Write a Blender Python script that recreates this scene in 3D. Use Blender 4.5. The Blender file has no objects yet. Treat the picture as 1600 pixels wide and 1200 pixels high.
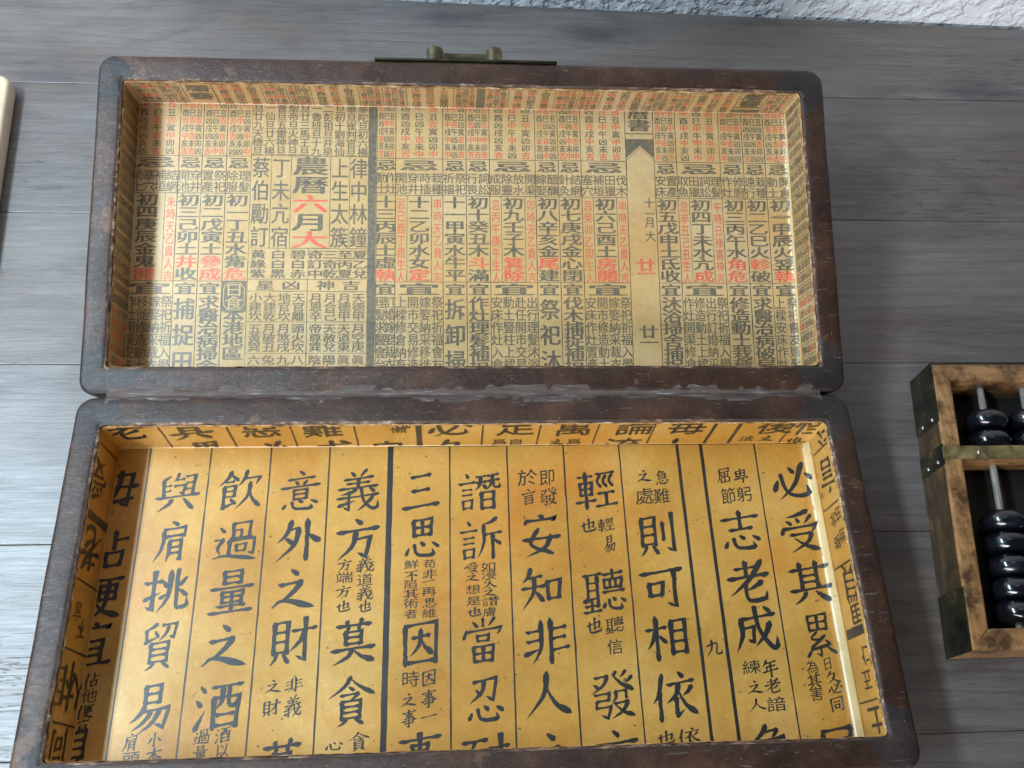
import bpy, math, random
import numpy as np
from mathutils import Matrix, Vector, noise

random.seed(7); rng = np.random.default_rng(11)
S = 0.01                                    # all numbers below are centimetres
scene = bpy.context.scene
COL = scene.collection

# ------------------------------------------------------------------ camera, light, exposure
H = 3.3                                     # height of the box rim above the table
cam_d = bpy.data.cameras.new('camera'); cam = bpy.data.objects.new('camera', cam_d); COL.objects.link(cam)
cam_d.sensor_width = 36.0; cam_d.lens = 32.187; cam_d.clip_start = 0.01; cam_d.clip_end = 20
R = Matrix(((0.9975130, 0.0034096, -0.0703999), (-0.0336199, 0.9008935, -0.4327362), (0.0619474, 0.4340268, 0.8987676)))
cam.matrix_world = Matrix.Translation(Vector((-1.2006, -18.2271, 38.9010 + H)) * S) @ R.to_4x4()
scene.camera = cam

world = bpy.data.worlds.new('World'); scene.world = world; world.use_nodes = True
bg = world.node_tree.nodes['Background']; bg.inputs['Color'].default_value = (0.95, 0.93, 0.92, 1); bg.inputs['Strength'].default_value = 0.02

def area(name, loc, target, sx, sy, watts, color, spread=180):
    d = bpy.data.lights.new(name, 'AREA'); d.shape = 'RECTANGLE'; d.size = sx * S; d.size_y = sy * S
    d.energy = watts; d.color = color; d.spread = math.radians(spread)
    o = bpy.data.objects.new(name, d); COL.objects.link(o); o.location = Vector(loc) * S
    o.rotation_euler = (Vector(target) - Vector(loc)).to_track_quat('-Z', 'Y').to_euler()
    return o
area('window_light', (-55, -14, 71), (-29, -14, 0), 86, 9, 7.3, (0.66, 0.855, 1.0), 115)
area('ceiling_bounce', (-8, 26, 170), (0, 4, 0), 70, 40, 1.35, (1.0, 0.86, 0.70))  # added overhead panel: stands in for ceiling bounce and gives the lid its haze
area('wall_fill', (-35, -130, 50), (14, 30, 24), 90, 40, 4.0, (0.95, 0.96, 1.0), 75)  # unseen fill added behind the viewer to brighten the wall and far tray sides

scene.cycles.max_bounces = 8; scene.cycles.use_adaptive_sampling = True; scene.cycles.adaptive_threshold = 0.02; scene.cycles.use_denoising = True
vs = scene.view_settings
scene.display_settings.display_device = 'sRGB'
vs.view_transform = 'Standard'; vs.look = 'None'; vs.exposure = 0.0; vs.gamma = 1.0; vs.use_curve_mapping = False

# ------------------------------------------------------------------ node helpers
class NT:
    def __init__(s, name):
        s.m = bpy.data.materials.new(name); s.m.use_nodes = True
        s.t = s.m.node_tree; s.n = s.t.nodes; s.b = s.n['Principled BSDF']
        s.tc = s.n.new('ShaderNodeTexCoord')
    def link(s, a, b): s.t.links.new(a, b)
    def coords(s, scale=(1, 1, 1), loc=(0, 0, 0), rot=(0, 0, 0)):
        mp = s.n.new('ShaderNodeMapping'); mp.inputs['Scale'].default_value = scale; mp.inputs['Location'].default_value = loc
        mp.inputs['Rotation'].default_value = rot
        s.link(s.tc.outputs['Object'], mp.inputs['Vector']); return mp.outputs['Vector']
    def noise(s, scale, detail=5, rough=.6, vec=None, dist=0):
        k = s.n.new('ShaderNodeTexNoise'); k.inputs['Scale'].default_value = scale; k.inputs['Detail'].default_value = detail
        k.inputs['Roughness'].default_value = rough; k.inputs['Distortion'].default_value = dist
        s.link(vec if vec is not None else s.coords(), k.inputs['Vector']); return k.outputs['Fac']
    def voro(s, scale, vec=None, feature='F1'):
        k = s.n.new('ShaderNodeTexVoronoi'); k.feature = feature; k.inputs['Scale'].default_value = scale
        s.link(vec if vec is not None else s.coords(), k.inputs['Vector']); return k.outputs['Distance']
    def ramp(s, fac, stops, interp='LINEAR'):
        k = s.n.new('ShaderNodeValToRGB'); e = k.color_ramp; e.interpolation = interp
        for i, (p, c) in enumerate(stops):
            el = e.elements[i] if i < 2 else e.elements.new(p)
            el.position = p; el.color = c if len(c) == 4 else (*c, 1)
        s.link(fac, k.inputs['Fac']); return k.outputs['Color']
    def mix(s, fac, a, b, mode='MIX'):
        k = s.n.new('ShaderNodeMix'); k.data_type = 'RGBA'; k.blend_type = mode
        for v, i in ((fac, 0), (a, 6), (b, 7)):
            if isinstance(v, (int, float)): k.inputs[i].default_value = v
            elif isinstance(v, tuple): k.inputs[i].default_value = (*v, 1)
            else: s.link(v, k.inputs[i])
        return k.outputs[2]
    def math(s, op, a, b=0.0):
        k = s.n.new('ShaderNodeMath'); k.operation = op
        for i, v in enumerate((a, b)):
            if isinstance(v, (int, float)): k.inputs[i].default_value = v
            else: s.link(v, k.inputs[i])
        return k.outputs[0]
    def sep(s, vec):
        k = s.n.new('ShaderNodeSeparateXYZ'); s.link(vec, k.inputs[0]); return k.outputs
    def bump(s, h, strength=.3, dist=.0004):
        k = s.n.new('ShaderNodeBump'); k.inputs['Strength'].default_value = strength; k.inputs['Distance'].default_value = dist
        s.link(h, k.inputs['Height']); s.link(k.outputs['Normal'], s.b.inputs['Normal']); return k
    def set(s, **kw):
        for k, v in kw.items():
            i = s.b.inputs[{'color': 'Base Color', 'rough': 'Roughness', 'spec': 'Specular IOR Level', 'metal': 'Metallic',
                            'coat': 'Coat Weight', 'coat_rough': 'Coat Roughness', 'sheen': 'Sheen Weight'}[k]]
            if isinstance(v, (int, float)): i.default_value = v
            elif isinstance(v, tuple): i.default_value = (*v, 1)
            else: s.link(v, i)
        return s.m

M = {}
def make_materials():
    # --- grey printed-wood table: boards along x, 9.25 cm wide
    t = NT('grey_wood_boards'); v = t.coords()
    x, y, z = t.sep(v)
    row = t.math('FLOOR', t.math('DIVIDE', t.math('SUBTRACT', y, 0.0327), 0.0925))
    off = t.n.new('ShaderNodeCombineXYZ'); t.link(t.math('MULTIPLY', row, 3.71), off.inputs[0]); t.link(t.math('MULTIPLY', row, 1.3), off.inputs[2])
    add = t.n.new('ShaderNodeVectorMath'); add.operation = 'ADD'; t.link(v, add.inputs[0]); t.link(off.outputs[0], add.inputs[1])
    def st(sx, sy):
        mp = t.n.new('ShaderNodeMapping'); mp.inputs['Scale'].default_value = (sx, sy, 1); t.link(add.outputs[0], mp.inputs['Vector']); return mp.outputs['Vector']
    g1 = t.noise(1, 8, .66, st(6, 130), 1.0); g2 = t.noise(1, 5, .75, st(34, 820), .5); g3 = t.noise(1, 3, .5, st(3, 14), .5)
    g4 = t.noise(1, 6, .74, st(40, 330), 1.4)
    wv = t.n.new('ShaderNodeTexWave'); wv.wave_type = 'BANDS'; wv.bands_direction = 'Y'; wv.wave_profile = 'SAW'
    wv.inputs['Scale'].default_value = 3.2; wv.inputs['Distortion'].default_value = 9.0; wv.inputs['Detail'].default_value = 3; wv.inputs['Detail Scale'].default_value = .9; wv.inputs['Detail Roughness'].default_value = .55
    t.link(st(2.2, 13), wv.inputs['Vector']); ring = wv.outputs['Fac']
    blot = t.noise(1, 5, .6, st(5, 13), 1.0); pore = t.noise(1, 3, .6, st(70, 1500), .3)
    c = t.ramp(g1, [(.26, (.118, .106, .098)), (.5, (.152, .138, .129)), (.74, (.186, .173, .164))])
    c = t.mix(t.ramp(blot, [(.38, (0, 0, 0)), (.60, (.9, .9, .9))]), c, t.mix(1.0, c, (.80, .66, .57), 'MULTIPLY'))
    c = t.mix(t.ramp(ring, [(.0, (0, 0, 0)), (.75, (.06, .06, .06)), (.97, (.34, .34, .34))]), c, (.048, .044, .043))
    c = t.mix(t.ramp(g2, [(.36, (.70, .70, .70)), (.55, (0, 0, 0))]), c, t.mix(1.0, c, (.66, .65, .66), 'MULTIPLY'))
    c = t.mix(t.ramp(pore, [(.60, (0, 0, 0)), (.70, (.55, .55, .55))]), c, t.mix(1.0, c, (1.45, 1.42, 1.40), 'MULTIPLY'))
    smudge = t.noise(1, 6, .62, st(7, 22), 1.8)
    c = t.mix(t.ramp(smudge, [(.50, (0, 0, 0)), (.66, (.75, .75, .75))]), c, t.mix(1.0, c, (.58, .55, .54), 'MULTIPLY'))
    vk = t.n.new('ShaderNodeTexVoronoi'); vk.inputs['Scale'].default_value = 1.0; t.link(st(5.5, 15), vk.inputs['Vector'])
    kd = t.math('ADD', vk.outputs['Distance'], t.math('MULTIPLY', t.math('SUBTRACT', t.noise(1, 4, .6, st(40, 90)), .5), .22))
    c = t.mix(t.ramp(kd, [(.03, (.75, .75, .75)), (.13, (.25, .25, .25)), (.20, (0, 0, 0))]), c, (.030, .030, .034))
    tone = t.n.new('ShaderNodeTexWhiteNoise'); tone.noise_dimensions = '1D'; t.link(row, tone.inputs['W'])
    c = t.mix(1.0, c, t.ramp(tone.outputs['Value'], [(0, (.86, .85, .84)), (1, (1.10, 1.08, 1.06))]), 'MULTIPLY')
    patch = t.ramp(g3, [(.44, (0, 0, 0)), (.64, (1, 1, 1))])
    streak = t.math('MULTIPLY', t.ramp(g4, [(.55, (0, 0, 0)), (.62, (1, 1, 1))]), t.math('ADD', t.math('MULTIPLY', patch, .9), .08))
    c = t.mix(t.math('MULTIPLY', streak, .85), c, (.026, .028, .036))
    t.set(color=c, rough=t.ramp(g2, [(.3, (.50, .50, .50)), (.7, (.38, .38, .38))]), spec=1.0)
    t.bump(t.math('ADD', t.math('MULTIPLY', g2, .5), t.math('ADD', t.math('MULTIPLY', pore, .3), t.math('MULTIPLY', streak, -.6))), .35, .0004); M['table'] = t.m

    t = NT('white_textured_plaster')
    n = t.noise(120, 4, .5); n2 = t.noise(320, 4, .6)
    t.set(color=(.90, .90, .92), rough=.7); t.bump(t.math('ADD', t.ramp(n, [(.42, (0, 0, 0)), (.6, (1, 1, 1))]), t.math('MULTIPLY', n2, .35)), .9, .0016); M['wall'] = t.m

    # --- box leather
    def leather(name, a, b, c3, rough, fleck=.75):
        t = NT(name)
        big = t.noise(38, 6, .62); fine = t.noise(420, 6, .7); cr = t.noise(150, 8, .75, t.coords((1, 2.2, 1)), 1.2)
        c = t.ramp(big, [(.3, a), (.52, b), (.72, c3)])
        c = t.mix(t.ramp(fine, [(.42, (0, 0, 0)), (.72, (.40, .40, .40))]), c, t.mix(1.0, c, (1.8, 1.7, 1.65), 'MULTIPLY'))
        c = t.mix(t.math('MULTIPLY', t.ramp(t.noise(900, 2, .5), [(.72, (0, 0, 0)), (.78, (1, 1, 1))]), fleck), c, (.32, .30, .30))
        rub = t.ramp(t.noise(24, 8, .72, t.coords((1, 1, 1), (3, 1, 0)), .6), [(.60, (0, 0, 0)), (.64, (1, 1, 1))])
        c = t.mix(t.math('MULTIPLY', rub, .5), c, (.17, .080, .042))
        scr = t.ramp(t.noise(1, 3, .6, t.coords((130, 900, 300), (1, 2, 0), (0, 0, .6)), .8), [(.64, (0, 0, 0)), (.70, (.6, .6, .6))])
        c = t.mix(scr, c, (.15, .125, .115))
        t.set(color=c, rough=t.ramp(cr, [(.3, (rough + .1,) * 3), (.7, (rough - .1,) * 3)]), spec=.42)
        t.bump(t.math('ADD', t.math('MULTIPLY', fine, .5), cr), .55, .0005); return t.m
    M['leather'] = leather('dark_brown_leather', (.015, .007, .0045), (.037, .0165, .0095), (.074, .033, .018), .40)
    M['corner'] = leather('black_corner_leather', (.013, .010, .010), (.024, .018, .016), (.040, .028, .023), .43)
    M['side'] = leather('red_brown_leather', (.030, .012, .012), (.055, .018, .017), (.085, .028, .024), .5)
    t = NT('worn_leather_edge'); n = t.noise(300, 6, .72, t.coords((.5, 1, 1))); n2 = t.noise(22, 5, .65)
    c = t.ramp(n, [(.34, (.026, .016, .013)), (.47, (.070, .038, .024)), (.56, (.22, .115, .060)), (.70, (.46, .38, .33))])
    c = t.mix(t.ramp(n2, [(.46, (0, 0, 0)), (.56, (1, 1, 1))]), c, (.050, .030, .022)); t.set(color=c, rough=.6); t.bump(n, .8, .0007); M['worn'] = t.m
    t = NT('pale_torn_paper_edge'); n = t.noise(260, 6, .75, t.coords((.6, 1, 1)))
    c = t.ramp(n, [(.34, (.08, .045, .025)), (.46, (.34, .17, .06)), (.56, (.48, .29, .12)), (.70, (.72, .64, .54))])
    t.set(color=c, rough=.75); t.bump(n, .7, .0006); M['torn'] = t.m
    t = NT('grey_hinge_cloth'); n = t.noise(1, 7, .7, t.coords((60, 700, 60)), .4); n2 = t.noise(70, 5, .6)
    c = t.ramp(n, [(.38, (.045, .028, .021)), (.56, (.085, .060, .050)), (.68, (.28, .25, .235))])
    c = t.mix(t.ramp(n2, [(.48, (0, 0, 0)), (.66, (.9, .9, .9))]), c, (.085, .055, .045)); t.set(color=c, rough=.6); t.bump(n, .8, .0006); M['hinge'] = t.m

    # --- varnished papers
    def paper(name, a, b, c3, stain, speck, rough, coat, crough, blotmax=.85):
        t = NT(name)
        big = t.noise(17, 5, .55); mid = t.noise(70, 6, .65); fine = t.noise(430, 3, .7); fib = t.noise(1, 4, .6, t.coords((380, 800, 600)), 2.5)
        c = t.ramp(big, [(.30, a), (.5, b), (.70, c3)])
        c = t.mix(t.ramp(mid, [(.35, (0, 0, 0)), (.75, (.7, .7, .7))]), c, t.mix(1.0, c, (.80, .70, .55), 'MULTIPLY'))
        c = t.mix(t.ramp(fine, [(.55, (0, 0, 0)), (.76, (.60, .60, .60))]), c, t.mix(1.0, c, (1.28, 1.36, 1.65), 'MULTIPLY'))
        c = t.mix(t.ramp(fib, [(.60, (0, 0, 0)), (.70, (.7, .7, .7))]), c, t.mix(1.0, c, (.62, .56, .50), 'MULTIPLY'))
        c = t.mix(t.math('MULTIPLY', t.ramp(t.noise(430, 1, .5, t.coords((1, 1, 1), (5, 2, 1))), [(.755, (0, 0, 0)), (.775, (1, 1, 1))]), .8), c, speck)
        blot = t.ramp(t.noise(13, 5, .6, t.coords((1, 1, 1), stain), .9), [(.54, (0, 0, 0)), (.74, (blotmax,) * 3)])
        c = t.mix(blot, c, t.mix(1.0, c, (1.02, .70, .42), 'MULTIPLY'))
        t.set(color=c, rough=rough, spec=.4, coat=coat, coat_rough=crough)
        t.bump(t.math('ADD', t.math('MULTIPLY', fine, .4), t.math('ADD', t.math('MULTIPLY', mid, 1.0), t.math('MULTIPLY', t.noise(26, 3, .5), 3.0))), .28, .0006); return t.m
    M['ochre'] = paper('ochre_varnished_paper', (.44, .202, .027), (.545, .290, .056), (.63, .385, .115), (1.2, .4, .3), (.10, .06, .02), .42, .45, .22)
    M['olive'] = paper('straw_varnished_paper', (.51, .325, .120), (.55, .38, .178), (.59, .44, .25), (2.2, .9, .3), (.16, .10, .04), .45, .55, .30, .45)
    M['fillet_sheen'] = paper('paper_painted_sheen', (.62, .45, .20), (.70, .54, .28), (.75, .63, .40), (.2, .4, .9), (.20, .12, .05), .40, .6, .22)  # lighter copy of the lining paper: the fillet's highlight painted into the colour
    def ink(name, base, worn, lo, hi, coat, crough):
        t = NT(name); n = t.noise(520, 5, .7); n2 = t.noise(45, 4, .6)
        c = t.mix(t.ramp(n, [(lo, (0, 0, 0)), (hi, (.85, .85, .85))]), base, worn)
        c = t.mix(t.ramp(n2, [(.4, (0, 0, 0)), (.75, (.4, .4, .4))]), c, worn)
        t.set(color=c, rough=.45, coat=coat, coat_rough=crough); return t.m
    M['brush_ink'] = ink('black_brush_ink', (.012, .014, .016), (.050, .046, .038), .52, .78, .35, .28)
    M['print_ink'] = ink('faded_black_ink', (.095, .084, .062), (.27, .20, .105), .46, .72, .55, .30)
    M['red_ink'] = ink('vermilion_ink', (.64, .085, .050), (.64, .27, .11), .48, .76, .55, .30)
    # --- metal, wood, beads
    t = NT('aged_brass'); n = t.noise(190, 6, .7); n2 = t.noise(60, 5, .6)
    t.set(color=t.ramp(n2, [(.3, (.05, .042, .028)), (.55, (.13, .11, .065)), (.72, (.42, .37, .25))]), metal=.85, rough=t.ramp(n, [(.3, (.35,) * 3), (.7, (.6,) * 3)])); t.bump(n, .25, .0003); M['brass'] = t.m
    t = NT('dark_patinated_brass'); n = t.noise(90, 6, .7)
    t.set(color=t.ramp(n, [(.35, (.016, .017, .012)), (.58, (.050, .046, .024)), (.72, (.24, .16, .05))]), metal=.6, rough=.42); t.bump(n, .3, .0003); M['patina'] = t.m
    t = NT('olive_brass_strip'); n = t.noise(130, 6, .65, t.coords((1, 1, 1), (2, 0, 0)))
    t.set(color=t.ramp(n, [(.33, (.07, .055, .03)), (.5, (.24, .18, .075)), (.68, (.42, .33, .15))]), metal=.55, rough=.42); t.bump(n, .3, .0003); M['strip'] = t.m
    def timber(name, cols, sc, rough):
        t = NT(name); n = t.noise(1, 7, .65, t.coords(sc), .9); n2 = t.noise(75, 6, .7)
        c = t.ramp(n, [(.30, cols[0]), (.52, cols[1]), (.74, cols[2])])
        c = t.mix(t.ramp(n2, [(.47, (0, 0, 0)), (.63, (.92, .92, .92))]), c, (.045, .020, .007))
        t.set(color=c, rough=rough, coat=.35, coat_rough=.25); t.bump(n, .35, .0004); return t.m
    M['timber_y'] = timber('worn_tan_timber', ((.19, .085, .026), (.34, .170, .060), (.46, .26, .115)), (260, 40, 120), .5)
    M['timber_x'] = timber('worn_tan_timber_across', ((.17, .075, .024), (.31, .155, .055), (.42, .24, .105)), (40, 260, 120), .5)
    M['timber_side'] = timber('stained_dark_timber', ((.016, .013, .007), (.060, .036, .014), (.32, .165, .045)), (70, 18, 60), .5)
    t = NT('black_lacquer'); n = t.noise(160, 4, .6)
    t.set(color=t.ramp(n, [(.4, (.004, .005, .007)), (.75, (.010, .012, .018))]), rough=t.ramp(t.noise(140, 6, .7), [(.4, (.13,) * 3), (.7, (.34,) * 3)]), spec=.6, coat=.6, coat_rough=.06); t.bump(t.noise(90, 3, .5), .05, .0004); M['lacquer'] = t.m
    t = NT('grey_bamboo_rod'); n = t.noise(1, 5, .6, t.coords((900, 60, 900)))
    t.set(color=t.ramp(n, [(.3, (.16, .14, .12)), (.7, (.36, .33, .29))]), rough=.45); M['rod'] = t.m
    t = NT('steel_rivet'); t.set(color=(.45, .44, .42), metal=.95, rough=.32); M['rivet'] = t.m
    t = NT('painted_frame_shade'); n = t.noise(80, 4, .6); t.set(color=t.ramp(n, [(.3, (.010, .009, .008)), (.7, (.022, .018, .015))]), rough=.7); M['frame_shade'] = t.m  # near-black colour standing in for the shade inside the abacus frame
    t = NT('cream_card'); n = t.noise(120, 5, .6)
    t.set(color=t.ramp(n, [(.3, (.60, .46, .31)), (.7, (.68, .54, .38))]), rough=.5); t.bump(n, .1, .0003); M['cream'] = t.m
    t = NT('pale_blue_label'); n = t.noise(90, 4, .6); t.set(color=t.ramp(n, [(.3, (.42, .52, .60)), (.7, (.52, .62, .70))]), rough=.3); M['label'] = t.m
make_materials()

# ------------------------------------------------------------------ mesh / object helpers
class MB:
    """collects vertices (cm) and faces with material slots, builds ONE mesh object"""
    def __init__(s): s.v = []; s.f = []; s.mi = []
    def vert(s, p): s.v.append(tuple(p)); return len(s.v) - 1
    def face(s, idx, mi=0): s.f.append(tuple(idx)); s.mi.append(mi)
    def poly(s, pts, mi=0): b = len(s.v); s.v.extend(map(tuple, pts)); s.f.append(tuple(range(b, b + len(pts)))); s.mi.append(mi)
    def loops(s, loops, mis, closed=True):
        ids = [[s.vert(p) for p in l] for l in loops]; n = len(ids[0])
        for k in range(len(ids) - 1):
            for i in range(n if closed else n - 1):
                j = (i + 1) % n
                m = mis[k]; m = m(i) if callable(m) else m
                s.face((ids[k][i], ids[k][j], ids[k + 1][j], ids[k + 1][i]), m)
        return ids
    def box(s, x0, x1, y0, y1, z0, z1, b=.06, mi=0, xf=None):
        """chamfered box"""
        if xf is None: xf = lambda p: p
        def rect(ins, z): return [xf(p) for p in ((x0 + ins, y0 + ins, z), (x1 - ins, y0 + ins, z), (x1 - ins, y1 - ins, z), (x0 + ins, y1 - ins, z))]
        ids = s.loops([rect(b, z0), rect(0, z0 + b), rect(0, z1 - b), rect(b * .3, z1 - b * .3), rect(b, z1)], [mi] * 4)
        s.face(ids[0][::-1], mi); s.face(ids[-1], mi)
    def tube(s, p0, p1, r, n=16, mi=0, cap=True):
        a, b = Vector(p0), Vector(p1); d = (b - a).normalized(); u = d.orthogonal().normalized(); w = d.cross(u)
        c = [[q + (u * math.cos(t) + w * math.sin(t)) * r for t in (2 * math.pi * i / n for i in range(n))] for q in (a, b)]
        ids = s.loops(c, [mi])
        if cap: s.face(ids[0][::-1], mi); s.face(ids[1], mi)
    def lathe(s, prof, axis='Y', n=40, mi=0, c=(0, 0, 0)):
        L = []
        for r, h in prof:
            ring = []
            for i in range(n):
                t = 2 * math.pi * i / n; a, b = r * math.cos(t), r * math.sin(t)
                p = {'Y': (b, h, a), 'Z': (a, b, h), 'X': (h, a, b)}[axis]; ring.append((p[0] + c[0], p[1] + c[1], p[2] + c[2]))
            L.append(ring)
        ids = s.loops(L, [mi] * (len(L) - 1)); s.face(ids[0][::-1], mi); s.face(ids[-1], mi)
    def build(s, name, mats, parent=None, loc=(0, 0, 0), rot=(0, 0, 0), smooth=True, origin=(0, 0, 0)):
        me = bpy.data.meshes.new(name)
        v = (np.array(s.v, dtype=np.float64) - np.array(origin)) * S
        me.from_pydata([tuple(p) for p in v], [], s.f)
        for m in (mats if isinstance(mats, (list, tuple)) else [mats]): me.materials.append(m)
        me.polygons.foreach_set('material_index', s.mi)
        me.update(); me.validate()
        if smooth:
            me.polygons.foreach_set('use_smooth', [True] * len(me.polygons))
            me.set_sharp_from_angle(angle=math.radians(38))
        o = bpy.data.objects.new(name, me); COL.objects.link(o); o.parent = parent
        o.location = (Vector(loc) + Vector(origin)) * S; o.rotation_euler = rot; return o
def thing(name, label, cat, loc, rot=(0, 0, 0)):
    o = bpy.data.objects.new(name, None); COL.objects.link(o); o.location = Vector(loc) * S; o.rotation_euler = rot
    o.empty_display_size = .02; o['label'] = label; o['category'] = cat; return o
def tag(o, label, cat): o['label'] = label; o['category'] = cat
def nz(x, y, z=0.0, k=1.0): return noise.noise(Vector((x * k, y * k, z * k)))

# ------------------------------------------------------------------ table and wall
tb = MB()
edges = [29.1]
yy = 21.77
while yy > -70: edges.append(yy); yy -= 9.25
edges.append(-70)
for a, b in zip(edges[1:], edges[:-1]):
    tb.box(-75, 75, a + .012, b - .012, -1.8, 0, .035)
tb.box(-74.9, 74.9, -69.9, 29.0, -3.2, -1.82, .1)
tb.v = [(x, 29.2 - .029 * (x + 3.5) - (29.1 - y) if y > 28 else y, z) for x, y, z in tb.v]       # far edge not quite square to the boards
table = tb.build('table', M['table'], smooth=False)
tag(table, 'grey wood grain table top of wide boards under the open box', 'table')
wb = MB(); wb.box(-160, 160, 29.55, 42, -75, 150, .1)
wb.v = [(x, y - .029 * (x + 3.5) + .0, z) for x, y, z in wb.v]
wall = wb.build('wall', M['wall'], smooth=False)
tag(wall, 'white rough plastered wall behind the far edge of the table', 'wall')

# ------------------------------------------------------------------ the open box: two trays joined at a hinge
W2, DEPTH = 18.0, 16.79
def rrect(x0, x1, y0, y1, r, nx=110, ny=54, nc=7):
    """rounded rectangle as a closed list of (x, y); r = radius at corners (x0y0, x1y0, x1y1, x0y1)"""
    P = []
    def side(a, b, n):
        for i in range(n): t = i / n; P.append((a[0] + (b[0] - a[0]) * t, a[1] + (b[1] - a[1]) * t))
    def corner(cx, cy, rr, t0):
        for i in range(nc): t = t0 + (math.pi / 2) * i / nc; P.append((cx + rr * math.cos(t), cy + rr * math.sin(t)))
    r0, r1, r2, r3 = r
    side((x0 + r0, y0), (x1 - r1, y0), nx); corner(x1 - r1, y0 + r1, r1, -math.pi / 2)
    side((x1, y0 + r1), (x1, y1 - r2), ny); corner(x1 - r2, y1 - r2, r2, 0)
    side((x1 - r2, y1), (x0 + r3, y1), nx); corner(x0 + r3, y1 - r3, r3, math.pi / 2)
    side((x0, y1 - r3), (x0, y0 + r0), ny); corner(x0 + r0, y0 + r0, r0, math.pi)
    return P

def tray(name, bounds, inner, h, depth, radii, parent, loc, rot, seed):
    """bounds / inner: (x0, x1, y0, y1) of the outer wall and of the opening at rim level; z = 0 is the rim, h the height"""
    mb = MB()
    def ring(t, z, wob=0.0, jag=0.0, rscale=1.0):
        b = [bounds[i] + (inner[i] - bounds[i]) * t for i in range(4)]
        rr = [max(.16, r * (1 - t * .86)) * rscale for r in radii]
        out = []
        for (x, y) in rrect(*b, rr):
            dz = wob * nz(x, y, seed, .35) + jag * nz(x, y, seed + 5, 5.5)
            k = 1 + (wob * .04) * nz(x, y, seed + 9, .4)
            dx, dy = jag * nz(x, y, seed + 11, 4), jag * nz(x, y, seed + 17, 4)
            out.append((x * k + dx, y + dy + wob * .25 * nz(x, y, seed + 3, .5), z + dz))
        return out
    L = [ring(.35, -h), ring(.06, -h), ring(0, -h + .12), ring(0, -h * .5, .02), ring(0, -.24, .03), ring(.025, -.13, .03), ring(.07, -.055, .035),
         ring(.15, -.012, .04), ring(.34, .0, .05), ring(.6, -.005, .05), ring(.82, -.01, .05, .012), ring(.93, -.035, .05, .03), ring(1.0, -.10, .03, .05), ring(1.015, -.28, .0, .04)]
    base = rrect(*bounds, radii)
    def rimmat(i):
        x, y = base[i]
        cx = abs(x) > 15.95 + .12 * math.sin(y * 9 + seed); cy = (y > bounds[3] - 2.0) or (y < bounds[2] + 2.0)
        return 1 if (cx and cy) else 0
    def sidem(i): return 2
    def wm(i): return 3
    mis = [sidem, sidem, sidem, sidem, sidem, rimmat, rimmat, rimmat, rimmat, rimmat, rimmat, wm, wm]
    ids = mb.loops(L, mis)
    mb.face(ids[0][::-1], 2)
    return mb.build(name, [M['leather'], M['corner'], M['side'], M['worn']], parent, loc, rot)

# ---- ink on paper: glyph outlines from the built-in font and hand-set brush strokes
fc = bpy.data.curves.new('glyph_source', 'FONT'); fo = bpy.data.objects.new('glyph_source', fc); COL.objects.link(fo)
fc.resolution_u = 2
GC = {}
def glyph(ch, bold=0.0):
    key = (ch, bold)
    if key not in GC:
        fc.body = ch; bpy.context.view_layer.update()
        e = fo.evaluated_get(bpy.context.evaluated_depsgraph_get()); me = e.to_mesh()
        v = np.array([(p.co.x - .5, p.co.y - .38) for p in me.vertices]) if len(me.vertices) else np.zeros((0, 2))
        GC[key] = (v, [tuple(p.vertices) for p in me.polygons]); e.to_mesh_clear()
    return GC[key]

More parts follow.
